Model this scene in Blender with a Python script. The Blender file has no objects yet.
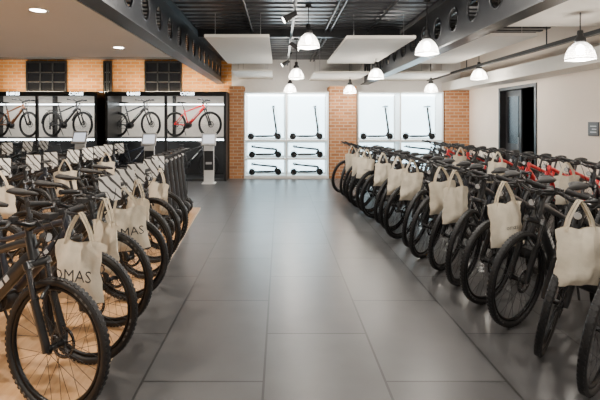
import bpy, math, random
from mathutils import Vector, Matrix
random.seed(7)
scene = bpy.context.scene
COL = scene.collection
pi = math.pi

# ------------------------------------------------------------ materials
def newmat(name):
    m = bpy.data.materials.new(name); m.use_nodes = True
    nt = m.node_tree
    b = nt.nodes.get('Principled BSDF')
    return m, nt, b

def pbr(name, col, rough=0.5, metal=0.0, emit=None, es=0.0, var=0.06, scale=8.0, spec=None, bump=0.0, coat=0.0):
    m, nt, b = newmat(name)
    tc = nt.nodes.new('ShaderNodeTexCoord')
    n = nt.nodes.new('ShaderNodeTexNoise'); n.inputs['Scale'].default_value = scale
    n.inputs['Detail'].default_value = 4
    nt.links.new(tc.outputs['Object'], n.inputs['Vector'])
    r = nt.nodes.new('ShaderNodeValToRGB')
    c = Vector(col[:3])
    a = c * (1 - var); d = c * (1 + var)
    r.color_ramp.elements[0].position = .3; r.color_ramp.elements[1].position = .7
    r.color_ramp.elements[0].color = (*a, 1); r.color_ramp.elements[1].color = (*[min(1, x) for x in d], 1)
    nt.links.new(n.outputs['Fac'], r.inputs['Fac'])
    nt.links.new(r.outputs['Color'], b.inputs['Base Color'])
    b.inputs['Roughness'].default_value = rough
    b.inputs['Metallic'].default_value = metal
    if spec is not None: b.inputs['Specular IOR Level'].default_value = spec
    if coat: b.inputs['Coat Weight'].default_value = coat
    if emit:
        b.inputs['Emission Color'].default_value = (*emit, 1)
        b.inputs['Emission Strength'].default_value = es
    if bump:
        bp = nt.nodes.new('ShaderNodeBump'); bp.inputs['Strength'].default_value = bump
        bp.inputs['Distance'].default_value = 0.01
        nt.links.new(n.outputs['Fac'], bp.inputs['Height'])
        nt.links.new(bp.outputs['Normal'], b.inputs['Normal'])
    return m

def brick_mat(name, c1, c2, mortar, bw, bh, ms, swap='XZ', rough=.8, off=(0, 0), bump=.4, noise=.25):
    m, nt, b = newmat(name)
    tc = nt.nodes.new('ShaderNodeTexCoord')
    sp = nt.nodes.new('ShaderNodeSeparateXYZ'); nt.links.new(tc.outputs['Object'], sp.inputs[0])
    cb = nt.nodes.new('ShaderNodeCombineXYZ')
    nt.links.new(sp.outputs[swap[0]], cb.inputs[0]); nt.links.new(sp.outputs[swap[1]], cb.inputs[1])
    mp = nt.nodes.new('ShaderNodeMapping'); mp.inputs['Location'].default_value = (off[0], off[1], 0)
    nt.links.new(cb.outputs[0], mp.inputs[0])
    br = nt.nodes.new('ShaderNodeTexBrick')
    br.inputs['Scale'].default_value = 1
    br.inputs['Brick Width'].default_value = bw; br.inputs['Row Height'].default_value = bh
    br.inputs['Mortar Size'].default_value = ms; br.inputs['Mortar Smooth'].default_value = .1
    br.inputs['Color1'].default_value = (*c1, 1); br.inputs['Color2'].default_value = (*c2, 1)
    br.inputs['Mortar'].default_value = (*mortar, 1)
    nt.links.new(mp.outputs[0], br.inputs['Vector'])
    n = nt.nodes.new('ShaderNodeTexNoise'); n.inputs['Scale'].default_value = 3.5; n.inputs['Detail'].default_value = 6
    nt.links.new(tc.outputs['Object'], n.inputs['Vector'])
    mx = nt.nodes.new('ShaderNodeMix'); mx.data_type = 'RGBA'; mx.blend_type = 'MULTIPLY'
    mx.inputs[0].default_value = noise
    nt.links.new(br.outputs['Color'], mx.inputs[6]); nt.links.new(n.outputs['Fac'], mx.inputs[7])
    nt.links.new(mx.outputs[2], b.inputs['Base Color'])
    b.inputs['Roughness'].default_value = rough
    bp = nt.nodes.new('ShaderNodeBump'); bp.inputs['Strength'].default_value = bump; bp.inputs['Distance'].default_value = .004
    bp.invert = True
    nt.links.new(br.outputs['Fac'], bp.inputs['Height']); nt.links.new(bp.outputs[0], b.inputs['Normal'])
    return m

def wood_mat(name, c1, c2):
    m, nt, b = newmat(name)
    tc = nt.nodes.new('ShaderNodeTexCoord')
    mp = nt.nodes.new('ShaderNodeMapping'); mp.inputs['Scale'].default_value = (12, 1.2, 6)
    nt.links.new(tc.outputs['Object'], mp.inputs[0])
    n = nt.nodes.new('ShaderNodeTexNoise'); n.inputs['Scale'].default_value = 2; n.inputs['Detail'].default_value = 8
    nt.links.new(mp.outputs[0], n.inputs['Vector'])
    r = nt.nodes.new('ShaderNodeValToRGB')
    r.color_ramp.elements[0].position = .3; r.color_ramp.elements[1].position = .7
    r.color_ramp.elements[0].color = (*c1, 1); r.color_ramp.elements[1].color = (*c2, 1)
    nt.links.new(n.outputs['Fac'], r.inputs[0]); nt.links.new(r.outputs[0], b.inputs['Base Color'])
    b.inputs['Roughness'].default_value = .45
    return m

def stripe_mat(name):
    m, nt, b = newmat(name)
    tc = nt.nodes.new('ShaderNodeTexCoord')
    w = nt.nodes.new('ShaderNodeTexWave'); w.wave_type = 'BANDS'; w.bands_direction = 'DIAGONAL'
    w.inputs['Scale'].default_value = 7; w.inputs['Distortion'].default_value = 3; w.inputs['Detail'].default_value = 1
    nt.links.new(tc.outputs['Object'], w.inputs['Vector'])
    r = nt.nodes.new('ShaderNodeValToRGB'); r.color_ramp.interpolation = 'CONSTANT'
    r.color_ramp.elements[0].color = (.05, .05, .05, 1); r.color_ramp.elements[1].position = .16
    r.color_ramp.elements[1].color = (.85, .84, .81, 1)
    nt.links.new(w.outputs['Fac'], r.inputs[0]); nt.links.new(r.outputs[0], b.inputs['Base Color'])
    b.inputs['Roughness'].default_value = .6
    return m

M_floor = brick_mat('floor_tile', (.100, .099, .100), (.074, .073, .075), (.028, .028, .029), 1.2, .75, .008, 'YX', .33, (.35, .85), .35, .4)
M_brick = brick_mat('orange_brick', (.90, .38, .09), (.68, .25, .05), (.75, .54, .33), .26, .10, .010, 'XZ', .8)
M_brick2 = brick_mat('tan_brick', (.56, .24, .09), (.36, .145, .055), (.55, .38, .25), .24, .09, .011, 'XZ', .8)
M_white = pbr('white_plaster', (.80, .78, .75), .7, var=.02)
M_cream = pbr('cream_plaster', (.82, .70, .59), .75, var=.03, scale=2)
M_panel = pbr('acoustic_panel', (.80, .76, .69), .8, var=.02)
M_panelL = pbr('soffit_paint', (.68, .67, .65), .7, var=.02, scale=1)
M_deck = pbr('dark_deck', (.085, .09, .10), .35, .3, var=.1)
M_steel = pbr('painted_steel', (.035, .038, .043), .4, .4, var=.1)
M_black = pbr('black_frame', (.010, .010, .011), .4, var=.1)
M_dark = pbr('dark_grey', (.022, .022, .024), .5)
M_rubber = pbr('tyre_rubber', (.007, .007, .008), .55, var=.2, scale=30)
M_rim = pbr('black_rim', (.010, .010, .011), .3, .5)
M_metal = pbr('steel_parts', (.45, .45, .46), .3, 1.0)
M_mid = pbr('fork_tube', (.08, .08, .085), .25, .8)
M_spoke = pbr('spoke_steel', (.05, .05, .052), .4, .6)
M_grip = pbr('grip_rubber', (.010, .010, .011), .7)
M_decal = pbr('pale_decal', (.55, .55, .55), .5)
M_tdecal = pbr('tyre_lettering', (.13, .13, .125), .6)
M_red = pbr('red_paint', (.75, .012, .02), .3, coat=.5)
M_fblack = pbr('frame_black', (.010, .011, .013), .32, coat=.4)
M_fgrey = pbr('frame_grey', (.035, .037, .04), .35, coat=.4)
M_fblue = pbr('frame_blue', (.012, .015, .026), .35, coat=.4)
M_fbronze = pbr('frame_bronze', (.30, .12, .05), .35, .3)
M_canvas = pbr('canvas', (.76, .68, .54), .9, var=.06, scale=20, bump=.4)
M_print = pbr('black_print', (.05, .05, .055), .7)
M_wood = wood_mat('platform_wood', (.46, .24, .10), (.62, .37, .18))
M_edge = pbr('platform_edge', (.70, .55, .38), .5)
M_stripe = stripe_mat('striped_card')
M_glow = pbr('display_glow', (.7, .8, .85), .6, emit=(.62, .87, 1.0), es=5.0, var=.1, scale=2)
M_led = pbr('led_strip', (1, 1, 1), .5, emit=(.85, .95, 1.0), es=14)
M_bulb = pbr('bulb', (1, 1, 1), .5, emit=(1, .93, .82), es=40)
M_spot = pbr('spot_glow', (1, 1, 1), .5, emit=(1, .93, .82), es=40)
M_screen = pbr('tablet_screen', (.6, .6, .62), .2, emit=(.8, .85, .95), es=1.2)
M_glassd = pbr('night_glass', (.008, .009, .012), .25, spec=.3)
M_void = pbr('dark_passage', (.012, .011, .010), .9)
M_lightshelf = pbr('display_back', (.66, .62, .56), .7, emit=(1, .93, .82), es=.25)  # faint warm emission put into the panel so it looks lit

def shade_mat():
    m = bpy.data.materials.new('lamp_glass'); m.use_nodes = True
    nt = m.node_tree; nt.nodes.clear()
    o = nt.nodes.new('ShaderNodeOutputMaterial')
    t = nt.nodes.new('ShaderNodeBsdfTransparent')
    g = nt.nodes.new('ShaderNodeBsdfPrincipled')
    g.inputs['Base Color'].default_value = (.85, .85, .85, 1); g.inputs['Roughness'].default_value = .15
    g.inputs['Emission Color'].default_value = (1, .95, .88, 1); g.inputs['Emission Strength'].default_value = 1.3
    tc = nt.nodes.new('ShaderNodeTexCoord'); w = nt.nodes.new('ShaderNodeTexWave')
    w.wave_type = 'BANDS'; w.bands_direction = 'Z'; w.inputs['Scale'].default_value = 12
    nt.links.new(tc.outputs['Object'], w.inputs['Vector'])
    mr = nt.nodes.new('ShaderNodeMapRange'); mr.inputs[3].default_value = .3; mr.inputs[4].default_value = .7
    nt.links.new(w.outputs['Fac'], mr.inputs[0])
    x = nt.nodes.new('ShaderNodeMixShader')
    nt.links.new(mr.outputs[0], x.inputs[0]); nt.links.new(t.outputs[0], x.inputs[1]); nt.links.new(g.outputs[0], x.inputs[2])
    nt.links.new(x.outputs[0], o.inputs[0])
    return m
M_shade = shade_mat()

# ------------------------------------------------------------ mesh builder
class MB:
    def __init__(s):
        s.v = []; s.f = []; s.m = []; s.sm = []; s.mats = []; s.M = Matrix.Identity(4)
    def mi(s, mat):
        if mat not in s.mats: s.mats.append(mat)
        return s.mats.index(mat)
    def add(s, vs, fs, mat, smooth=False):
        b = len(s.v); k = s.mi(mat)
        s.v += [tuple(s.M @ Vector(p)) for p in vs]
        for f in fs:
            s.f.append([b + i for i in f]); s.m.append(k); s.sm.append(smooth)
    def box(s, a, b, mat, bev=0):
        x0, y0, z0 = a; x1, y1, z1 = b
        if x0 > x1: x0, x1 = x1, x0
        if y0 > y1: y0, y1 = y1, y0
        if z0 > z1: z0, z1 = z1, z0
        vs = [(x0, y0, z0), (x1, y0, z0), (x1, y1, z0), (x0, y1, z0), (x0, y0, z1), (x1, y0, z1), (x1, y1, z1), (x0, y1, z1)]
        s.add(vs, [(0, 3, 2, 1), (4, 5, 6, 7), (0, 1, 5, 4), (1, 2, 6, 5), (2, 3, 7, 6), (3, 0, 4, 7)], mat)
    def tube(s, pts, rad, mat, seg=8, flat=1.0, cap=True):
        pts = [Vector(p) for p in pts]; n = len(pts)
        if not isinstance(rad, (list, tuple)): rad = [rad] * n
        t = (pts[1] - pts[0]).normalized()
        up = Vector((0, 0, 1)) if abs(t.z) < .9 else Vector((1, 0, 0))
        u = t.cross(up).normalized()
        vs = []
        for i in range(n):
            if i == 0: tt = pts[1] - pts[0]
            elif i == n - 1: tt = pts[-1] - pts[-2]
            else: tt = (pts[i + 1] - pts[i]).normalized() + (pts[i] - pts[i - 1]).normalized()
            tt = tt.normalized()
            u = (u - tt * u.dot(tt)).normalized(); w = tt.cross(u)
            for k in range(seg):
                a = 2 * pi * k / seg
                vs.append(pts[i] + (u * math.cos(a) * flat + w * math.sin(a)) * rad[i])
        fs = []
        for i in range(n - 1):
            for k in range(seg):
                k2 = (k + 1) % seg
                fs.append((i * seg + k, i * seg + k2, (i + 1) * seg + k2, (i + 1) * seg + k))
        s.add(vs, fs, mat, True)
        if cap:
            s.add(vs[:seg], [tuple(range(seg))[::-1]], mat); s.add(vs[-seg:], [tuple(range(seg))], mat)
    def torus(s, c, R, r, mat, n=36, seg=8, a0=0, a1=2 * pi, ry=None):
        c = Vector(c); vs = []; full = abs(a1 - a0 - 2 * pi) < 1e-6
        cnt = n if full else n + 1
        ry = ry or r
        for i in range(cnt):
            a = a0 + (a1 - a0) * i / n
            d = Vector((math.cos(a), 0, math.sin(a)))
            for k in range(seg):
                b = 2 * pi * k / seg
                vs.append(c + d * (R + r * math.cos(b)) + Vector((0, ry * math.sin(b), 0)))
        fs = []
        for i in range(n):
            j = (i + 1) % cnt
            for k in range(seg):
                k2 = (k + 1) % seg
                fs.append((i * seg + k, i * seg + k2, j * seg + k2, j * seg + k))
        s.add(vs, fs, mat, True)
    def lathe(s, c, prof, mat, seg=20, smooth=True):
        vs = []; n = len(prof)
        for r, z in prof:
            for k in range(seg):
                a = 2 * pi * k / seg
                vs.append((c[0] + r * math.cos(a), c[1] + r * math.sin(a), c[2] + z))
        fs = []
        for i in range(n - 1):
            for k in range(seg):
                k2 = (k + 1) % seg
                fs.append((i * seg + k, i * seg + k2, (i + 1) * seg + k2, (i + 1) * seg + k))
        s.add(vs, fs, mat, smooth)
    def loft(s, secs, mat, seg=10):
        vs = []
        for c, ry, rz in secs:
            for k in range(seg):
                a = 2 * pi * k / seg
                vs.append((c[0], c[1] + ry * math.cos(a), c[2] + rz * math.sin(a)))
        fs = []
        for i in range(len(secs) - 1):
            for k in range(seg):
                k2 = (k + 1) % seg
                fs.append((i * seg + k, i * seg + k2, (i + 1) * seg + k2, (i + 1) * seg + k))
        fs.append(tuple(range(seg))); fs.append(tuple((len(secs) - 1) * seg + k for k in range(seg)))
        s.add(vs, fs, mat, True)
    def text(s, body, size, M, mat):
        cu = bpy.data.curves.new('t', 'FONT'); cu.body = body; cu.size = size; cu.align_x = 'CENTER'; cu.align_y = 'CENTER'
        cu.resolution_u = 2
        o = bpy.data.objects.new('t', cu); COL.objects.link(o)
        bpy.context.view_layer.update()
        dg = bpy.context.evaluated_depsgraph_get()
        me = bpy.data.meshes.new_from_object(o.evaluated_get(dg))
        s.add([M @ v.co for v in me.vertices], [tuple(p.vertices) for p in me.polygons], mat)
        bpy.data.objects.remove(o); bpy.data.meshes.remove(me); bpy.data.curves.remove(cu)
    def mesh(s, name):
        me = bpy.data.meshes.new(name)
        me.from_pydata(s.v, [], s.f)
        for m in s.mats: me.materials.append(m)
        for i, p in enumerate(me.polygons):
            p.material_index = s.m[i]; p.use_smooth = s.sm[i]
        me.update()
        return me
    def obj(s, name, M=None):
        return put(name, s.mesh(name), M)

def put(name, me, M=None):
    o = bpy.data.objects.new(name, me); COL.objects.link(o)
    if M is not None: o.matrix_world = M
    return o

def boxobj(name, a, b, mat):
    mb = MB(); mb.box(a, b, mat); return mb.obj(name)

def T(x, y, z): return Matrix.Translation((x, y, z))
def R(a, ax): return Matrix.Rotation(a, 4, ax)

# ------------------------------------------------------------ bike
WR = .36
def wheel(mb, c, disc=1, rot=0):
    cx, cy, cz = c
    mb.torus(c, WR - .023, .023, M_rubber, 48, 10)
    for k in range(72):
        a = 2 * pi * (k + .5) / 72
        d = Vector((math.cos(a), 0, math.sin(a)))
        t = Vector((-math.sin(a), 0, math.cos(a)))
        for yy in (-.010, .010):
            p = Vector(c) + d * (WR - .004) + Vector((0, yy, 0))
            q = []
            for sx, sy, sz in ((-1, -1, -1), (1, -1, -1), (1, 1, -1), (-1, 1, -1), (-1, -1, 1), (1, -1, 1), (1, 1, 1), (-1, 1, 1)):
                q.append(p + t * sx * .009 + Vector((0, sy * .006, 0)) + d * sz * .003)
            mb.add(q, [(4, 5, 6, 7), (0, 1, 5, 4), (1, 2, 6, 5), (2, 3, 7, 6), (3, 0, 4, 7)], M_rubber)
    mb.torus(c, WR - .055, .013, M_rim, 48, 6, ry=.013)
    for sy in (-1, 1):
        for a0 in (.5 + rot, .5 + pi + rot):
            n = 8; vs = []
            for i in range(n + 1):
                a = a0 + .5 * i / n
                for rr in (WR - .032, WR - .022):
                    vs.append((cx + rr * math.cos(a), cy + sy * .0238, cz + rr * math.sin(a)))
            mb.add(vs, [(2 * i, 2 * i + 1, 2 * i + 3, 2 * i + 2) for i in range(0, n, 2)], M_tdecal)
    mb.tube([(cx, cy - .06, cz), (cx, cy - .045, cz), (cx, cy - .03, cz), (cx, cy + .03, cz), (cx, cy + .045, cz), (cx, cy + .06, cz)],
            [.012, .03, .018, .018, .03, .012], M_rim, 12)
    for k in range(28):
        a = 2 * pi * k / 28 + rot
        sy = 1 if k % 2 else -1
        da = .45 if (k // 2) % 2 else -.45
        p0 = (cx + .028 * math.cos(a + da * 3), cy + sy * .035, cz + .028 * math.sin(a + da * 3))
        p1 = (cx + (WR - .062) * math.cos(a), cy, cz + (WR - .062) * math.sin(a))
        mb.tube([p0, p1], .0015, M_spoke, 3, cap=False)
    y = cy + disc * .048
    mb.torus((cx, y, cz), .078, .011, M_mid, 28, 4, ry=.002)
    for k in range(5):
        a = 2 * pi * k / 5
        mb.tube([(cx + .025 * math.cos(a), y, cz + .025 * math.sin(a)), (cx + .07 * math.cos(a + .3), y, cz + .07 * math.sin(a + .3))], .004, M_mid, 4)

def make_bike(paint, steer=0.0, fenders=False, rot=0):
    mb = MB()
    ax = Vector((-.37, 0, .93)).normalized()
    piv = Vector((-.175, 0, .79))
    mb.M = Matrix.Translation(piv) @ Matrix.Rotation(steer, 4, ax) @ Matrix.Translation(-piv)
    wheel(mb, (0, 0, WR), 1, rot)
    for sy in (-1, 1):
        y = sy * .060
        mb.tube([(0.0, y, WR - .01), (-.005, y, WR + .03), (-.095, y, .60), (-.10, y, .61)], [.018, .022, .021, .025], M_fblack, 10)
        mb.tube([(-.098, y, .61), (-.155, y, .775)], .016, M_mid, 10)
        mb.tube([(-.145, y, .765), (-.165, y, .80)], .025, M_fblack, 8)
    mb.tube([(-.05, -.060, .62), (-.045, 0, .70), (-.05, .060, .62)], .012, M_fblack, 6)
    mb.tube([(-.157, -.07, .785), (-.157, .07, .785)], .025, M_fblack, 8)
    mb.box((-.055, .045, .40), (-.02, .075, .47), M_dark)
    mb.tube([(-.175, 0, .79), (-.245, 0, .985)], .019, M_fblack, 10)
    mb.tube([(-.235, 0, .965), (-.17, 0, 1.0)], .02, M_fblack, 10)
    mb.tube([(-.165, 0, .985), (-.165, 0, 1.015)], .024, M_fblack, 8)
    bar = [(-.165, 0, 1.0), (-.165, .06, 1.0), (-.168, .14, 1.03), (-.195, .33, 1.045)]
    for sy in (-1, 1):
        mb.tube([(p[0], sy * p[1], p[2]) for p in bar], .0135, M_fblack, 8)
        mb.tube([(-.178, sy * .215, 1.037), (-.188, sy * .28, 1.042), (-.197, sy * .345, 1.046)], [.017, .016, .019], M_grip, 8)
        mb.tube([(-.172, sy * .17, 1.033), (-.14, sy * .20, 1.03), (-.115, sy * .23, 1.022), (-.125, sy * .31, 1.018)], [.012, .01, .006, .005], M_dark, 6)
        mb.box((-.185, sy * .15 - .015, 1.025), (-.15, sy * .15 + .015, 1.06), M_dark)
        mb.tube([(-.15, sy * .15, 1.035), (-.07, sy * .10, 1.05), (-.04, sy * .05, .97), (-.09, sy * .03, .86), (-.15, sy * .03, .79)], .0032, M_rubber, 5)
    mb.tube([(-.15, -.12, 1.03), (-.06, -.02, 1.02), (-.05, .04, .93), (-.12, .05, .83), (-.2, .03, .8)], .003, M_rubber, 5)
    mb.box((-.20, .05, 1.015), (-.14, .11, 1.045), M_dark)
    mb.tube([(-.13, 0, .93), (-.085, 0, .93)], [.022, .028], M_dark, 10)
    mb.tube([(-.085, 0, .93), (-.080, 0, .93)], [.024, .022], M_decal, 10)
    mb.tube([(-.175, 0, .86), (-.12, 0, .93)], .008, M_dark, 6)
    if fenders:
        mb.torus((0, 0, WR), WR + .025, .004, M_fblack, 20, 6, .5, 2.9, ry=.028)
    mb.M = Matrix.Identity(4)
    ra = (-1.13, 0, WR)
    wheel(mb, ra, 1, rot + 1)
    mb.tube([(-.177, 0, .797), (-.222, 0, .925)], [.030, .028], paint, 12)
    mb.tube([(-.19, 0, .825), (-.22, 0, .80), (-.62, 0, .42), (-.67, 0, .37)], [.03, .042, .046, .042], paint, 12, flat=.8)
    mb.tube([(-.215, 0, .895), (-.30, 0, .875), (-.72, 0, .735), (-.815, 0, .715)], [.024, .025, .020, .018], paint, 10)
    mb.tube([(-.70, 0, .34), (-.80, 0, .66), (-.835, 0, .775)], .020, paint, 10)
    mb.tube([(-.835, 0, .775), (-.845, 0, .80)], .024, M_dark, 10)
    mb.tube([(-.835, 0, .775), (-.895, 0, .955)], .0145, M_dark, 8)
    for sy in (-1, 1):
        mb.tube([(-.70, sy * .03, .335), (-.82, sy * .062, .34), (-1.11, sy * .07, WR)], [.02, .015, .013], paint, 8)
        mb.tube([(-.80, sy * .02, .68), (-.85, sy * .055, .64), (-1.12, sy * .068, WR)], [.013, .012, .011], paint, 8)
    mb.tube([(-.69, -.075, .335), (-.69, -.06, .335), (-.69, .06, .335), (-.69, .075, .335)], [.06, .080, .080, .06], M_dark, 18)
    for sy in (-1, 1):
        mb.M = Matrix.Translation((-.42, sy * .0375, .61)) @ Matrix.Rotation(math.radians(-43.5), 4, 'Y')
        for k in range(5):
            mb.box((-.13 + k * .055, -.0015, -.016), (-.13 + k * .055 + .035, .0015, .016), M_decal)
        mb.M = Matrix.Identity(4)
    mb.torus((-.69, -.085, .335), .075, .007, M_dark, 28, 4, ry=.003)
    for k in range(4):
        a = k * pi / 2 + .4
        mb.tube([(-.69, -.085, .335), (-.69 + .072 * math.cos(a), -.085, .335 + .072 * math.sin(a))], .008, M_dark, 4)
    for sy, a in ((-1, .6), (1, .6 + pi)):
        e = (-.69 + .165 * math.cos(a), sy * .105, .335 + .165 * math.sin(a))
        mb.tube([(-.69, sy * .095, .335), e], [.016, .012], M_dark, 8)
        mb.box((e[0] - .04, e[1], e[2] - .01), (e[0] + .04, e[1] + sy * .09, e[2] + .01), M_dark)
    mb.tube([(-.69, -.085, .41), (-1.13, -.05, WR + .045)], .005, M_spoke, 4)
    mb.tube([(-.69, -.085, .26), (-1.10, -.055, .22), (-1.12, -.055, .24), (-1.10, -.05, .29)], .005, M_spoke, 4)
    mb.tube([(-1.13, -.065, WR), (-1.13, -.035, WR)], [.03, .058], M_spoke, 16)
    mb.box((-1.15, -.08, .21), (-1.09, -.06, .32), M_dark)
    mb.loft([((-1.045, 0, .985), .03, .012), ((-1.03, 0, .985), .068, .024), ((-.97, 0, .978), .078, .026), ((-.90, 0, .972), .045, .024),
             ((-.83, 0, .97), .024, .02), ((-.77, 0, .966), .018, .014), ((-.76, 0, .963), .008, .006)], M_grip, 12)
    mb.tube([(-.98, .02, .955), (-.90, .02, .945), (-.82, .02, .955)], .004, M_metal, 5)
    mb.tube([(-.98, -.02, .955), (-.90, -.02, .945), (-.82, -.02, .955)], .004, M_metal, 5)
    mb.tube([(-.98, .075, .34), (-.93, .09, .30), (-.88, .17, .035)], [.012, .01, .009], M_dark, 6)
    if fenders:
        mb.torus(ra, WR + .025, .004, M_fblack, 20, 6, .5, 3.1, ry=.028)
        mb.tube([(-.86, 0, .72), (-.95, .0, .76), (-1.30, 0, .76)], .007, M_dark, 6)
        for sy in (-1, 1):
            mb.tube([(-.92, sy * .06, .77), (-1.32, sy * .06, .77)], .006, M_dark, 6)
            mb.tube([(-1.13, sy * .08, WR), (-1.15, sy * .065, .77)], .005, M_dark, 6)
    return mb.mesh('bike_mesh')

B = {
 'k0': make_bike(M_fblack, 0, rot=.2), 'k1': make_bike(M_fblack, .18, rot=.9), 'k2': make_bike(M_fgrey, -.12, rot=1.6),
 'k3': make_bike(M_fblue, .07, rot=2.1), 'r': make_bike(M_red, .05), 'z': make_bike(M_fbronze, 0), 'g': make_bike(M_fgrey, 0, fenders=True)}

# ------------------------------------------------------------ tote bag
def make_tote(text, ph=0, size=.085):
    mb = MB(); W, H = .34, .37; top = -.17; nx, nz = 12, 12
    def pt(i, j, s):
        u = i / nx * 2 - 1; v = j / nz
        w = W / 2 * (1 - .08 * math.sin(v * pi) - .05 * math.sin(3 * v + ph) * v)
        th = .05 * (1 - u ** 4) * (math.sin(min(1, v * 1.15) * pi * .55) * .9 + .12) * (1 - .75 * max(0, (v - .85) / .15))
        wob = .010 * math.sin(9 * u + 5 * v + ph) + .007 * math.sin(14 * v + 3 * u + ph * 2) * v + .006 * math.sin(20 * u * (1 - v) + ph)
        return (u * w, s * th + wob, top - v * H - (.03 * (1 - abs(abs(u) - .55) / .55) * -1 + .03 if j == 0 else 0) * .7)
    for s in (-1, 1):
        vs = [pt(i, j, s) for j in range(nz + 1) for i in range(nx + 1)]
        fs = [(j * (nx + 1) + i, j * (nx + 1) + i + 1, (j + 1) * (nx + 1) + i + 1, (j + 1) * (nx + 1) + i) for j in range(nz) for i in range(nx)]
        mb.add(vs, fs, M_canvas, True)
        pts = []
        for k in range(13):
            a = pi * k / 12
            x = .095 * math.cos(a)
            pts.append((x * (1 - .75 * math.sin(a)), s * (.012), top - .03 + (.195) * math.sin(a) ** .7))
        for k in range(12):
            a, b = pts[k], pts[k + 1]
            mb.add([(a[0], a[1] - .008, a[2]), (a[0], a[1] + .008, a[2]), (b[0], b[1] + .008, b[2]), (b[0], b[1] - .008, b[2])], [(0, 1, 2, 3)], M_canvas)
            mb.add([(a[0] - .010, a[1], a[2]), (a[0] + .010, a[1], a[2]), (b[0] + .010, b[1], b[2]), (b[0] - .010, b[1], b[2])], [(0, 1, 2, 3)], M_canvas)
    if text:
        for s in (-1, 1):
            M = Matrix.Translation((0, s * .070, top - .2)) @ Matrix.Rotation(pi / 2, 4, 'X')
            if s == 1: M = Matrix.Translation((0, s * .070, top - .2)) @ Matrix.Rotation(pi, 4, 'Z') @ Matrix.Rotation(pi / 2, 4, 'X')
            mb.text(text, size, M, M_print)
    return mb.mesh('tote_mesh')
TOTE = make_tote('OMAS', .5, .10)
TP = [make_tote('', .0), make_tote('', 1.3), make_tote('', 2.6), make_tote('omas', 4.0, .055)]

def make_card():
    mb = MB()
    mb.box((-.002, -.085, 0), (.002, .085, .20), M_stripe)
    mb.tube([(-.004, 0, .05), (-.03, 0, -.0), (-.08, 0, -.02)], .004, M_dark, 5)
    return mb.mesh('card_mesh')
CARD = make_card()
BS = 1.05
def bike(kind, x, y, head, lean=3, z=0.0, name='electric_bike', tote=None, card=False, side=1, txt=False, s=BS, face=0, jit=12):
    M = T(x, y, z + .004) @ R(math.radians(head), 'Z') @ R(math.radians(-lean), 'X') @ Matrix.Scale(s, 4)
    o = put(name, B[kind], M)
    if tote:
        p = M @ Vector((-.11, side * .245, 1.035))
        put('tote_bag', TOTE if txt else random.choice(TP), Matrix.Translation(p) @ R(math.radians(face + random.uniform(-jit, jit)), 'Z') @ R(math.radians(random.uniform(-6, 6)), 'Y'))
    if card:
        c = bpy.data.objects.new('price_card', CARD); COL.objects.link(c)
        c.parent = o
        c.matrix_parent_inverse = Matrix.Identity(4)
        c.matrix_basis = T(-.085, random.uniform(-.08, .08), .94) @ R(math.radians(-40 + random.uniform(-15, 15)), 'Z') @ R(math.radians(random.uniform(-8, 8)), 'X')
    return o

# right front row
kinds = ['k0', 'k1', 'k3', 'k0', 'k2', 'k1']
Y = 2.55; i = 0
while Y < 10.0:
    x = 1.87 - .062 * (Y - 2.55) + random.uniform(-.03, .03)
    bike(kinds[(i * 5 + i // 3) % 6], x, Y, 180 + 41 + random.uniform(-3, 3), lean=8, tote=(i in (0, 2, 4, 5, 7, 8, 10, 12, 13, 15)), side=-1, face=18, jit=16)
    Y += .42; i += 1
# right second row
Y = 4.3; i = 0
while Y < 10.9:
    k = 'r' if i in (1, 3, 4, 5, 7, 10, 12) else kinds[i % 6]
    bike(k, 3.62 + random.uniform(-.04, .04), Y, 180 + 30 + random.uniform(-3, 3), lean=4, tote=(i in (2, 6, 9)), side=-1, face=10, jit=20)
    Y += .45; i += 1
# left front row
ZP = .03
Y = 2.30; i = 0
while Y < 5.6:
    x = -1.21 - .085 * (Y - 2.22)
    bike(['k0', 'k3', 'k0', 'k1', 'k2'][i % 5], x, Y, -18 + random.uniform(-3, 3), lean=3, z=ZP, tote=(i in (0, 1, 2, 3, 5)), side=1, card=(i > 1), txt=(i in (0, 2)),
         face={0: -12, 1: -40, 2: 14, 3: -35, 5: -30}.get(i, 0), jit=4, s=1.0)
    Y += .50; i += 1
# left second row
Y = 4.0; i = 0
while Y < 8.9:
    bike(['k2', 'k0', 'k1', 'k0', 'k3'][i % 5], -3.15, Y, -20 + random.uniform(-3, 3), lean=3, z=ZP, tote=(i in (1, 4, 7)), side=1, card=True, face=5, s=1.0)
    Y += .5; i += 1
Y = 7.0; i = 0
while Y < 9.6:
    bike(['k0', 'k1', 'k2'][i % 3], -5.15, Y, -20 + random.uniform(-3, 3), lean=3, z=0, card=True, side=-1)
    Y += .6; i += 1

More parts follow.
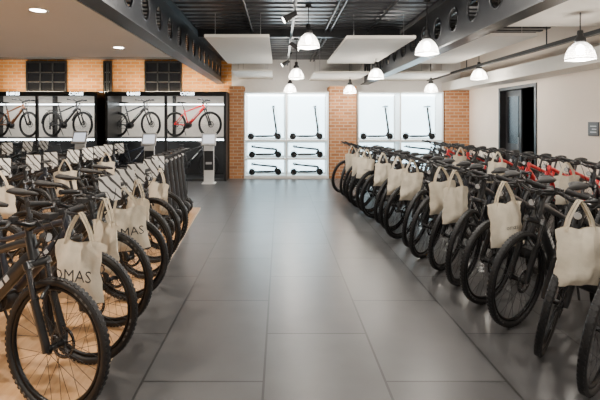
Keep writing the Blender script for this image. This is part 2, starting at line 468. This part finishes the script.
# ------------------------------------------------------------ scooters
def make_scooter(folded=False, red=False):
    mb = MB(); wr = .11
    for cx in (0, -.88):
        mb.torus((cx, 0, wr), wr - .022, .022, M_rubber, 24, 8)
        mb.tube([(cx, -.03, wr), (cx, .03, wr)], [.06, .06], M_rim, 14)
        mb.torus((cx, 0, wr), .066, .008, M_mid, 20, 5)
    mb.loft([((-.10, 0, .135), .04, .02), ((-.16, 0, .12), .07, .032), ((-.40, 0, .11), .08, .034), ((-.70, 0, .11), .08, .034), ((-.80, 0, .125), .05, .028), ((-.86, 0, .13), .035, .015)], M_dark, 10)
    mb.box((-.68, -.07, .136), (-.18, .07, .148), M_grip)
    mb.torus((-.88, 0, wr), wr + .02, .005, M_dark, 12, 6, .6, 2.6, ry=.03)
    mb.torus((0, 0, wr), wr + .02, .005, M_dark, 12, 6, .4, 2.4, ry=.03)
    mb.tube([(-.12, 0, .13), (-.06, 0, .25), (-.055, 0, .28)], [.034, .032, .034], M_dark, 10)
    for sy in (-1, 1):
        mb.tube([(0, sy * .04, wr), (-.05, sy * .035, .25)], .014, M_dark, 6)
        mb.tube([(-.88, sy * .04, wr), (-.78, sy * .045, .12)], .014, M_dark, 6)
    mb.tube([(-.05, -.035, .25), (-.05, .035, .25)], .02, M_dark, 8)
    if folded:
        mb.M = T(-.06, 0, .27) @ R(math.radians(-76), 'Y') @ T(.06, 0, -.27)
    mb.tube([(-.055, 0, .26), (-.06, 0, .34), (-.16, 0, 1.06)], [.036, .034, .030], M_dark, 10)
    mb.box((-.09, -.03, .30), (-.03, .03, .36), M_red if red else M_dark)
    mb.tube([(-.165, -.24, 1.08), (-.15, -.1, 1.09), (-.145, 0, 1.09), (-.15, .1, 1.09), (-.165, .24, 1.08)], .015, M_fblack, 8)
    for sy in (-1, 1):
        mb.tube([(-.16, sy * .13, 1.085), (-.167, sy * .25, 1.08)], .020, M_grip, 8)
        mb.tube([(-.15, sy * .11, 1.08), (-.10, sy * .16, 1.06), (-.11, sy * .2, 1.055)], .006, M_dark, 5)
    mb.box((-.18, -.035, 1.075), (-.11, .035, 1.115), M_dark)
    mb.tube([(-.10, 0, 1.0), (-.14, 0, 1.01)], [.022, .02], M_decal, 8)
    mb.tube([(-.12, .03, 1.07), (-.04, .03, .95), (-.03, .02, .6), (-.03, .02, .3)], .004, M_rubber, 5)
    return mb.mesh('scooter_mesh')
SC = make_scooter(); SCF = make_scooter(True)
def scooter(x, y, z, head, folded=False, s=1.0, name='electric_scooter'):
    put(name, SCF if folded else SC, T(x, y, z) @ R(math.radians(head), 'Z') @ Matrix.Scale(s, 4))
for i in range(6):
    scooter(-1.52 - .02 * i, 5.85 + .34 * i, ZP, -28)

# ------------------------------------------------------------ room shell
YB = 12.75; XL = -9.2; XR = 5.35; YF = -3.5; ZC = 3.45
boxobj('floor', (XL, YF, -.1), (XR, YB, 0), M_floor)
mb = MB()
xa0, xa1 = -.98, -1.46
vs = [(xa0, 0.6, 0), (xa1, 7.9, 0), (-5.0, 7.9, 0), (-5.0, .6, 0)]
vt = [(a, b, ZP) for a, b, c in vs]
mb.add(vs + vt, [(4, 7, 6, 5), (0, 1, 2, 3)], M_wood)
mb.add(vs + vt, [(0, 4, 5, 1), (1, 5, 6, 2), (2, 6, 7, 3), (3, 7, 4, 0)], M_edge)
mb.obj('display_platform')
boxobj('wall_back', (-1.43, YB, 0), (XR + .2, YB + .2, ZC + .2), M_white)
boxobj('wall_back_brick', (XL, YB, 0), (-1.43, YB + .2, ZC + .2), M_brick)
boxobj('wall_left', (XL - .2, YF, 0), (XL, YB + .2, ZC + .2), M_white)
boxobj('wall_front', (XL - .2, YF - .2, 0), (XR + .2, YF, ZC + .2), M_white)
mb = MB()
dy0, dy1, dz0, dz1 = 8.95, 10.5, .0, 2.42
mb.box((XR, YF, 0), (XR + .2, dy0, ZC + .2), M_cream)
mb.box((XR, dy1, 0), (XR + .2, YB + .2, ZC + .2), M_cream)
mb.box((XR, dy0, dz1), (XR + .2, dy1, ZC + .2), M_cream)
mb.obj('wall_right')
mb = MB()
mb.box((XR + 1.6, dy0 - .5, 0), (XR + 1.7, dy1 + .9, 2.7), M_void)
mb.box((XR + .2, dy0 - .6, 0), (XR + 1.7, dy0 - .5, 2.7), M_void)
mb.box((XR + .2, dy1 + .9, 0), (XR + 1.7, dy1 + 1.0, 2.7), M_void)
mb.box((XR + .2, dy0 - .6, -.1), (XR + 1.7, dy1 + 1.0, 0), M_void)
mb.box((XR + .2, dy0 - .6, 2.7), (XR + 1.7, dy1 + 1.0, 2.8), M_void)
mb.obj('wall_passage')
mb = MB()
mb.box((XR - .02, dy0, 0), (XR + .2, dy0 + .07, dz1), M_black)
mb.box((XR - .02, dy1 - .07, 0), (XR + .2, dy1, dz1), M_black)
mb.box((XR - .02, dy0 + .07, dz1 - .07), (XR + .2, dy1 - .07, dz1), M_black)
mb.box((XR + .12, dy1 - .75, .01), (XR + .16, dy1 - .08, dz1 - .08), M_dark)
mb.box((XR + .11, dy1 - .65, 1.1), (XR + .12, dy1 - .18, 2.2), M_glassd)
mb.tube([(XR + .09, dy1 - .69, .95), (XR + .09, dy1 - .69, 1.25)], .012, M_metal, 8)
mb.obj('door_1')
boxobj('ceiling_soffit', (4.8, YF, 2.5), (XR, YB, 2.75), M_panel)
mb = MB()
mb.box((4.3, YF, 2.80), (4.38, 12.6, 2.86), M_black)
for y in (-2, 1, 4, 7, 10, 12.4):
    mb.tube([(4.34, y, 2.86), (4.34, y, ZC - .01)], .01, M_dark, 6)
mb.obj('ceiling_cable_tray')
mb = MB()
mb.box((XR - .02, YF, 0), (XR, dy0, .1), M_dark); mb.box((XR - .02, dy1, 0), (XR, 12.1, .1), M_dark)
mb.obj('baseboard_right')
mb = MB()
mb.box((XR - .015, 7.2, 1.36), (XR - .002, 7.45, 1.60), M_dark)
mb.box((XR - .018, 7.22, 1.38), (XR - .015, 7.43, 1.58), M_fgrey)
for k in range(3):
    mb.box((XR - .020, 7.25, 1.42 + k * .05), (XR - .018, 7.39 - .04 * (k % 2), 1.435 + k * .05), M_decal)
mb.obj('wall_sign')

mb = MB(); prof = []; y = YF; p = .25
while y < YB:
    prof += [(y, ZC), (y + .12, ZC), (y + .15, ZC + .06), (y + .22, ZC + .06)]; y += p
prof.append((y, ZC))
vs = [(XL, a, b) for a, b in prof] + [(XR, a, b) for a, b in prof]
n = len(prof)
mb.add(vs, [(i, i + 1, n + i + 1, n + i) for i in range(n - 1)], M_deck)
mb.box((XL, YF, ZC + .1), (XR, YB, ZC + .2), M_deck)
mb.obj('ceiling')
mb = MB()
mb.box((XL, YF, 2.72), (-1.88, 7.4, 2.84), M_panelL)
mb.obj('ceiling_left_panel')

def beam(name, X, y0, y1, z0, z1, cell=.62, rr=.17):
    mb = MB(); fl = .11
    mb.box((X - fl, y0, z0), (X + fl, y1, z0 + .025), M_steel)
    mb.box((X - fl, y0, z1 - .025), (X + fl, y1, z1), M_steel)
    za, zb = z0 + .025, z1 - .025; h2 = (zb - za) / 2; zc = (za + zb) / 2
    n = int((y1 - y0) / cell); c = (y1 - y0) / n
    ca = math.atan2(h2, c / 2)
    angs = sorted([2 * pi * k / 20 + .01 for k in range(20)] + [ca, pi - ca, pi + ca, 2 * pi - ca])
    for i in range(n):
        yc = y0 + (i + .5) * c; L = len(angs)
        for dx in (-.006, .006):
            vs = []
            for a in angs:
                co, si = math.cos(a), math.sin(a)
                t = min((c / 2) / max(abs(co), 1e-6), h2 / max(abs(si), 1e-6))
                vs.append((X + dx, yc + rr * co, zc + rr * si)); vs.append((X + dx, yc + t * co, zc + t * si))
            mb.add(vs, [(2 * k, 2 * k + 1, (2 * k + 3) % (2 * L), (2 * k + 2) % (2 * L)) for k in range(L)], M_steel)
        M0 = mb.M; mb.M = T(X, yc, zc) @ R(pi / 2, 'Z')
        mb.torus((0, 0, 0), rr, .008, M_steel, 20, 4, ry=.02)
        mb.M = M0
    return mb.obj(name)
beam('steel_beam', -1.75, YF, YB, 2.72, ZC)
beam('steel_beam', 2.5, YF, YB, 2.70, ZC)
for y in (1.2, 4.1, 8.6):
    boxobj('cross_beam', (-1.63, y - .05, ZC - .16), (2.38, y + .05, ZC), M_steel)
mb = MB()
for x in (-.55, .9, 1.0, 1.75):
    mb.tube([(x, YF, ZC - .045), (x, YB - .02, ZC - .045)], .022, M_steel, 8)
for x in (2.85, 3.6):
    mb.tube([(x, YF, ZC - .07), (x, YB - .02, ZC - .07)], .035, M_steel, 8)
mb.obj('ceiling_conduit')

def hang_panel(x0, x1, y0, y1, z):
    mb = MB()
    mb.box((x0, y0, z), (x1, y1, z + .05), M_panel)
    for x in (x0 + .15, x1 - .15):
        for y in (y0 + .2, y1 - .2):
            mb.tube([(x, y, z + .05), (x, y, ZC)], .006, M_metal, 5)
    mb.obj('ceiling_acoustic_panel')
hang_panel(-1.25, -.18, 7.1, 10.3, 3.0)
hang_panel(-1.2, -.2, 10.6, 12.5, 2.85)
hang_panel(1.12, 2.28, 7.2, 10.3, 3.0)
hang_panel(.85, 2.2, 10.6, 12.5, 2.80)
hang_panel(2.95, 4.2, 7.0, 10.3, 3.0)
hang_panel(2.95, 5.2, 4.2, 6.3, 3.0)
hang_panel(2.85, 4.2, 10.6, 12.5, 2.8)

def plight(loc, e, r=.06, col=(1, .91, .80)):
    l = bpy.data.lights.new('lamp_light', 'POINT'); l.energy = e; l.shadow_soft_size = r; l.color = col
    o = bpy.data.objects.new('lamp_light', l); COL.objects.link(o); o.location = loc
    return o
def pendant(x, y, z, e=58, ztop=ZC - .005):
    mb = MB()
    mb.lathe((0, 0, 0), [(.175, -.10), (.17, -.07), (.155, -.01), (.12, .06), (.075, .105), (.05, .12)], M_shade, 24)
    mb.lathe((0, 0, 0), [(.178, -.105), (.178, -.095), (.172, -.095)], M_metal, 24)
    mb.lathe((0, 0, 0), [(.0, .27), (.03, .27), (.035, .25), (.035, .2), (.06, .17), (.065, .12), (.0, .115)], M_dark, 20)
    mb.lathe((0, 0, 0), [(.0, .10), (.035, .08), (.055, .03), (.045, -.02), (.0, -.04)], M_bulb, 16)
    mb.tube([(0, 0, .26), (0, 0, ztop - z)], .007, M_dark, 6)
    mb.lathe((0, 0, ztop - z), [(.05, 0), (.05, -.03), (0, -.035)], M_dark, 16)
    o = mb.obj('pendant_lamp', T(x, y, z))
    l = plight((x, y, z - .09), e)
    l.name = 'bulb_light'
    l.parent = o; l.matrix_parent_inverse = Matrix.Identity(4); l.location = (0, 0, -.09)
for x, y, z in ((.45, 6.8, 2.88), (.36, 9.5, 2.66), (.27, 11.5, 2.50), (2.12, 9.5, 2.66), (1.87, 11.5, 2.47),
                (2.22, 6.5, 2.73), (4.0, 11.4, 2.5), (4.35, 9.4, 2.64), (3.84, 5.5, 2.50), (3.84, 2.0, 2.5), (.5, 2.0, 2.88), (2.2, 3.0, 3.05), (.5, -1.5, 2.88)):
    pendant(x, y, z)
for x in (-2.42, -4.6, -6.8):
    for y in (-.5, 2.0, 4.3, 6.45):
        mb = MB()
        mb.lathe((0, 0, 0), [(.10, 0), (.10, -.008), (.075, -.008), (.07, 0)], M_white, 20)
        mb.lathe((0, 0, 0), [(.0, -.003), (.074, -.003)], M_spot, 20)
        o = mb.obj('recessed_downlight', T(x, y, 2.72))
        l = bpy.data.lights.new('spot', 'SPOT'); l.energy = 220; l.spot_size = 2.3; l.spot_blend = .8; l.shadow_soft_size = .06; l.color = (1, .87, .72)
        lo = bpy.data.objects.new('spot_light', l); COL.objects.link(lo); lo.parent = o
        lo.matrix_parent_inverse = Matrix.Identity(4); lo.location = (0, 0, -.03)
mb = MB()
mb.box((.18, 2.0, 3.12), (.22, 11.6, 3.16), M_black)
for y in (2.4, 5.4, 8.4, 11.2):
    mb.tube([(.2, y, 3.16), (.2, y, ZC)], .006, M_dark, 6)
for y, tx in ((3.4, -1), (5.7, -1), (7.9, 1), (10.2, -1)):
    c = Vector((.2 + tx * .08, y, 3.0))
    mb.tube([(.2, y, 3.12), (.2, y, 3.04)], .012, M_black, 6)
    mb.tube([c + Vector((-tx * .1, 0, .05)), c + Vector((tx * .07, 0, -.05))], [.035, .05], M_dark, 14)
    mb.tube([c + Vector((tx * .07, 0, -.05)), c + Vector((tx * .074, 0, -.052))], .042, M_spot, 14)
mb.obj('track_light')

def area(name, loc, sx, sy, e, col=(1, .93, .84), rot=(0, 0, 0)):
    l = bpy.data.lights.new(name, 'AREA'); l.shape = 'RECTANGLE'; l.size = sx; l.size_y = sy; l.energy = e; l.color = col
    o = bpy.data.objects.new(name, l); COL.objects.link(o); o.location = loc; o.rotation_euler = rot
    return o
for x, y in ((0.6, -.6), (3.2, .8), (-.9, 5.2), (1.4, 5.2)):  # out-of-view fixtures added as fill light for the aisle and near bikes
    mb = MB(); mb.box((-.07, -.6, 0), (.07, .6, .05), M_white)
    mb.tube([(0, -.5, .05), (0, -.5, .11)], .006, M_metal, 5); mb.tube([(0, .5, .05), (0, .5, .11)], .006, M_metal, 5)
    o = mb.obj('added_fill_batten', T(x, y, ZC - .12))
    a = area('added_fill_area', (0, 0, -.01), .12, 1.15, 65); a.parent = o; a.matrix_parent_inverse = Matrix.Identity(4)

for nm, x0, x1 in (('brick_column', -1.43, -1.03), ('brick_column', 1.40, 2.16), ('brick_column', 4.66, XR)):
    boxobj(nm, (x0, 12.15, 0), (x1, YB, 2.49 if x0 > 4 else 2.62), M_brick2)

def window(name, x0, x1, z0, z1):
    mb = MB(); y = YB
    mb.box((x0, y - .03, z0), (x1, y - .01, z1), M_glassd)
    w = .05
    mb.box((x0 - w, y - .07, z0), (x0, y - .002, z1), M_black); mb.box((x1, y - .07, z0), (x1 + w, y - .002, z1), M_black)
    mb.box((x0 - w, y - .07, z1), (x1 + w, y - .002, z1 + w), M_black); mb.box((x0 - w, y - .07, z0 - w), (x1 + w, y - .002, z0), M_black)
    for k in (1, 2):
        xm = x0 + (x1 - x0) * k / 3
        mb.box((xm - .02, y - .06, z0), (xm + .02, y - .01, z1), M_steel)
    for k in (1, 2):
        zm = z0 + (z1 - z0) * k / 3
        mb.box((x0, y - .055, zm - .015), (x1, y - .01, zm + .015), M_metal)
    mb.box((x0, y - .12, z0), (x1, y - .002, z0 - .03), M_metal)
    mb.obj(name)
window('window_1', -7.45, -6.35, 2.50, 3.35)
window('window_2', -3.95, -2.95, 2.50, 3.35)
window('window_3', -5.17, -5.02, 2.50, 3.35)

def display(x0, x1, name='scooter_display_shelving'):
    mb = MB(); yf, yb = 12.15, 12.70; t = .035; xm = (x0 + x1) / 2
    mb.box((x0, yb - .03, 0), (x1, yb, 2.46), M_white)
    for a, b in ((x0, xm), (xm, x1)):
        mb.box((a + .07, yb - .05, 1.14), (b - .07, yb - .031, 2.36), M_glow)
        mb.box((a + .07, yb - .05, .62), (b - .07, yb - .031, .98), M_glow)
        mb.box((a + .07, yb - .05, .13), (b - .07, yb - .031, .50), M_glow)
        mb.box((a + .06, yb - .09, 2.37), (b - .06, yb - .05, 2.39), M_led)
    for x in (x0, xm - t / 2, x1 - t):
        mb.box((x, yf, 0), (x + t, yb - .03, 2.46), M_white)
    for z in (.0, .53, 1.05, 2.42):
        mb.box((x0 + t, yf, z), (xm - t / 2, yb - .03, z + .04 + (.03 if z == 0 else 0)), M_white)
        mb.box((xm + t / 2, yf, z), (x1 - t, yb - .03, z + .04 + (.03 if z == 0 else 0)), M_white)
    mb.obj(name)
    for k, xc in enumerate(((x0 + xm) / 2, (xm + x1) / 2)):
        scooter(xc + .36, 12.38, 1.092, 4, s=.88)
        scooter(xc + .37, 12.38, .572, 3, True, s=.86)
        scooter(xc + .37, 12.38, .072, 3, True, s=.86)
    for xc in ((x0 + xm) / 2, (xm + x1) / 2):
        a = area('shelf_light', (xc, 12.3, 2.40), 1.0, .1, 12, (.8, .92, 1)); 
display(-1.02, 1.38)
display(2.20, 4.62)

def bike_display(x0, x1, logos):
    mb = MB(); yf, yb = 11.6, 12.68
    mb.box((x0, yf, 0), (x0 + .07, yb, 2.42), M_black); mb.box((x1 - .07, yf, 0), (x1, yb, 2.42), M_black)
    mb.box((x0 + .07, yf, 2.30), (x1 - .07, yf + .1, 2.42), M_black)
    mb.box((x0 + .07, yf + .1, 2.36), (x1 - .07, yb, 2.42), M_black)
    mb.box((x0 + .07, yb - .04, 1.17), (x1 - .07, yb, 2.36), M_lightshelf)
    mb.box((x0 + .07, yb - .04, 0), (x1 - .07, yb, 1.17), M_dark)
    mb.box((x0 + .07, yf + .02, 1.12), (x1 - .07, yb - .04, 1.17), M_black)
    mb.box((x0 + .07, yf + .02, 0.0), (x1 - .07, yb - .04, .06), M_fgrey)
    mb.box((x0 + .07, yf + .12, 2.335), (x1 - .07, yf + .17, 2.355), M_led)
    mb.box((x0 + .07, yf + .12, 1.095), (x1 - .07, yf + .17, 1.115), M_led)
    mb.box((x0 + .07, yb - .20, 2.10), (x1 - .07, yb - .04, 2.13), M_black)
    mb.box((x0 + .07, yb - .205, 2.095), (x1 - .07, yb - .185, 2.125), M_led)
    mb.box((x0 + .07, yf + .015, 1.13), (x1 - .07, yf + .02, 1.145), M_led)
    xm = (x0 + x1) / 2
    mb.box((xm - .035, yf, 0), (xm + .035, yf + .06, 2.30), M_black)
    mb.box((xm - .035, yb - .2, 1.17), (xm + .035, yb - .04, 2.36), M_black)
    for k, x in enumerate(logos):
        mb.text('E-BIKES' if k % 2 == 0 else 'CYCLES', .11, T(x, yf - .004, 2.36) @ R(pi / 2, 'X'), M_led)
    mb.obj('bike_display_shelving')
    a = area('shelf_light', ((x0 + x1) / 2, yf + .25, 2.33), x1 - x0 - .4, .1, 45, (1, .92, .82))
    a = area('shelf_light', ((x0 + x1) / 2, yf + .25, 1.09), x1 - x0 - .4, .1, 18, (1, .93, .84))
    mb = MB(); mb.box((x0 + .1, 12.2, 2.42), (x1 - .1, 12.3, 2.45), M_dark)  # strip and its area light added to brighten the brick above the shelving
    mb.box((x0 + .12, 12.22, 2.45), (x1 - .12, 12.28, 2.455), M_led)
    mb.obj('added_wall_washer')
    a = area('added_washer_area', ((x0 + x1) / 2, 12.25, 2.47), x1 - x0 - .3, .06, 45, (1, .80, .54), rot=(pi - .5, 0, 0))
bike_display(-4.72, -1.45, (-3.95, -2.5))
bike_display(-8.2, -4.94, (-7.2, -5.5))
for k, x in (('r', -1.95), ('k2', -3.6), ('g', -5.5), ('z', -7.0)):
    bike(k, x, 11.98, -20, lean=0, z=1.172, s=1.0)
for k, x in (('k0', -2.0), ('k3', -3.6), ('k1', -5.5), ('k2', -7.0)):
    bike(k, x, 11.98, -20, lean=0, z=.062, s=.95)

def kiosk(x, y, h=1.15):
    mb = MB()
    mb.box((-.17, -.15, 0), (.17, .15, .02), M_white)
    mb.box((-.13, -.03, .02), (.13, .03, h - .1), M_white)
    mb.M = T(0, -.03, h) @ R(math.radians(-25), 'X')
    mb.box((-.19, -.02, -.17), (.19, .02, .17), M_white)
    mb.box((-.15, -.024, -.12), (.15, -.02, .12), M_screen)
    mb.M = Matrix.Identity(4)
    mb.box((-.12, -.035, .35), (.12, -.03, .85), M_dark)
    mb.box((-.08, -.038, .5), (.08, -.035, .56), M_decal)
    mb.obj('info_kiosk', T(x, y, 0))
kiosk(-1.85, 11.2); kiosk(-3.4, 11.2); kiosk(-5.2, 11.2, 1.2)

w = bpy.data.worlds.new('world'); scene.world = w; w.use_nodes = True
w.node_tree.nodes['Background'].inputs[0].default_value = (.5, .5, .55, 1)
w.node_tree.nodes['Background'].inputs[1].default_value = .1

cd = bpy.data.cameras.new('camera'); cam = bpy.data.objects.new('camera', cd); COL.objects.link(cam)
cam.location = (0, 0, 1.6); cam.rotation_euler = (pi / 2, 0, 0)
cd.sensor_width = 36; cd.lens = 25.8; cd.shift_x = 20 / 600; cd.shift_y = -78 / 600
cd.clip_start = .05
scene.camera = cam
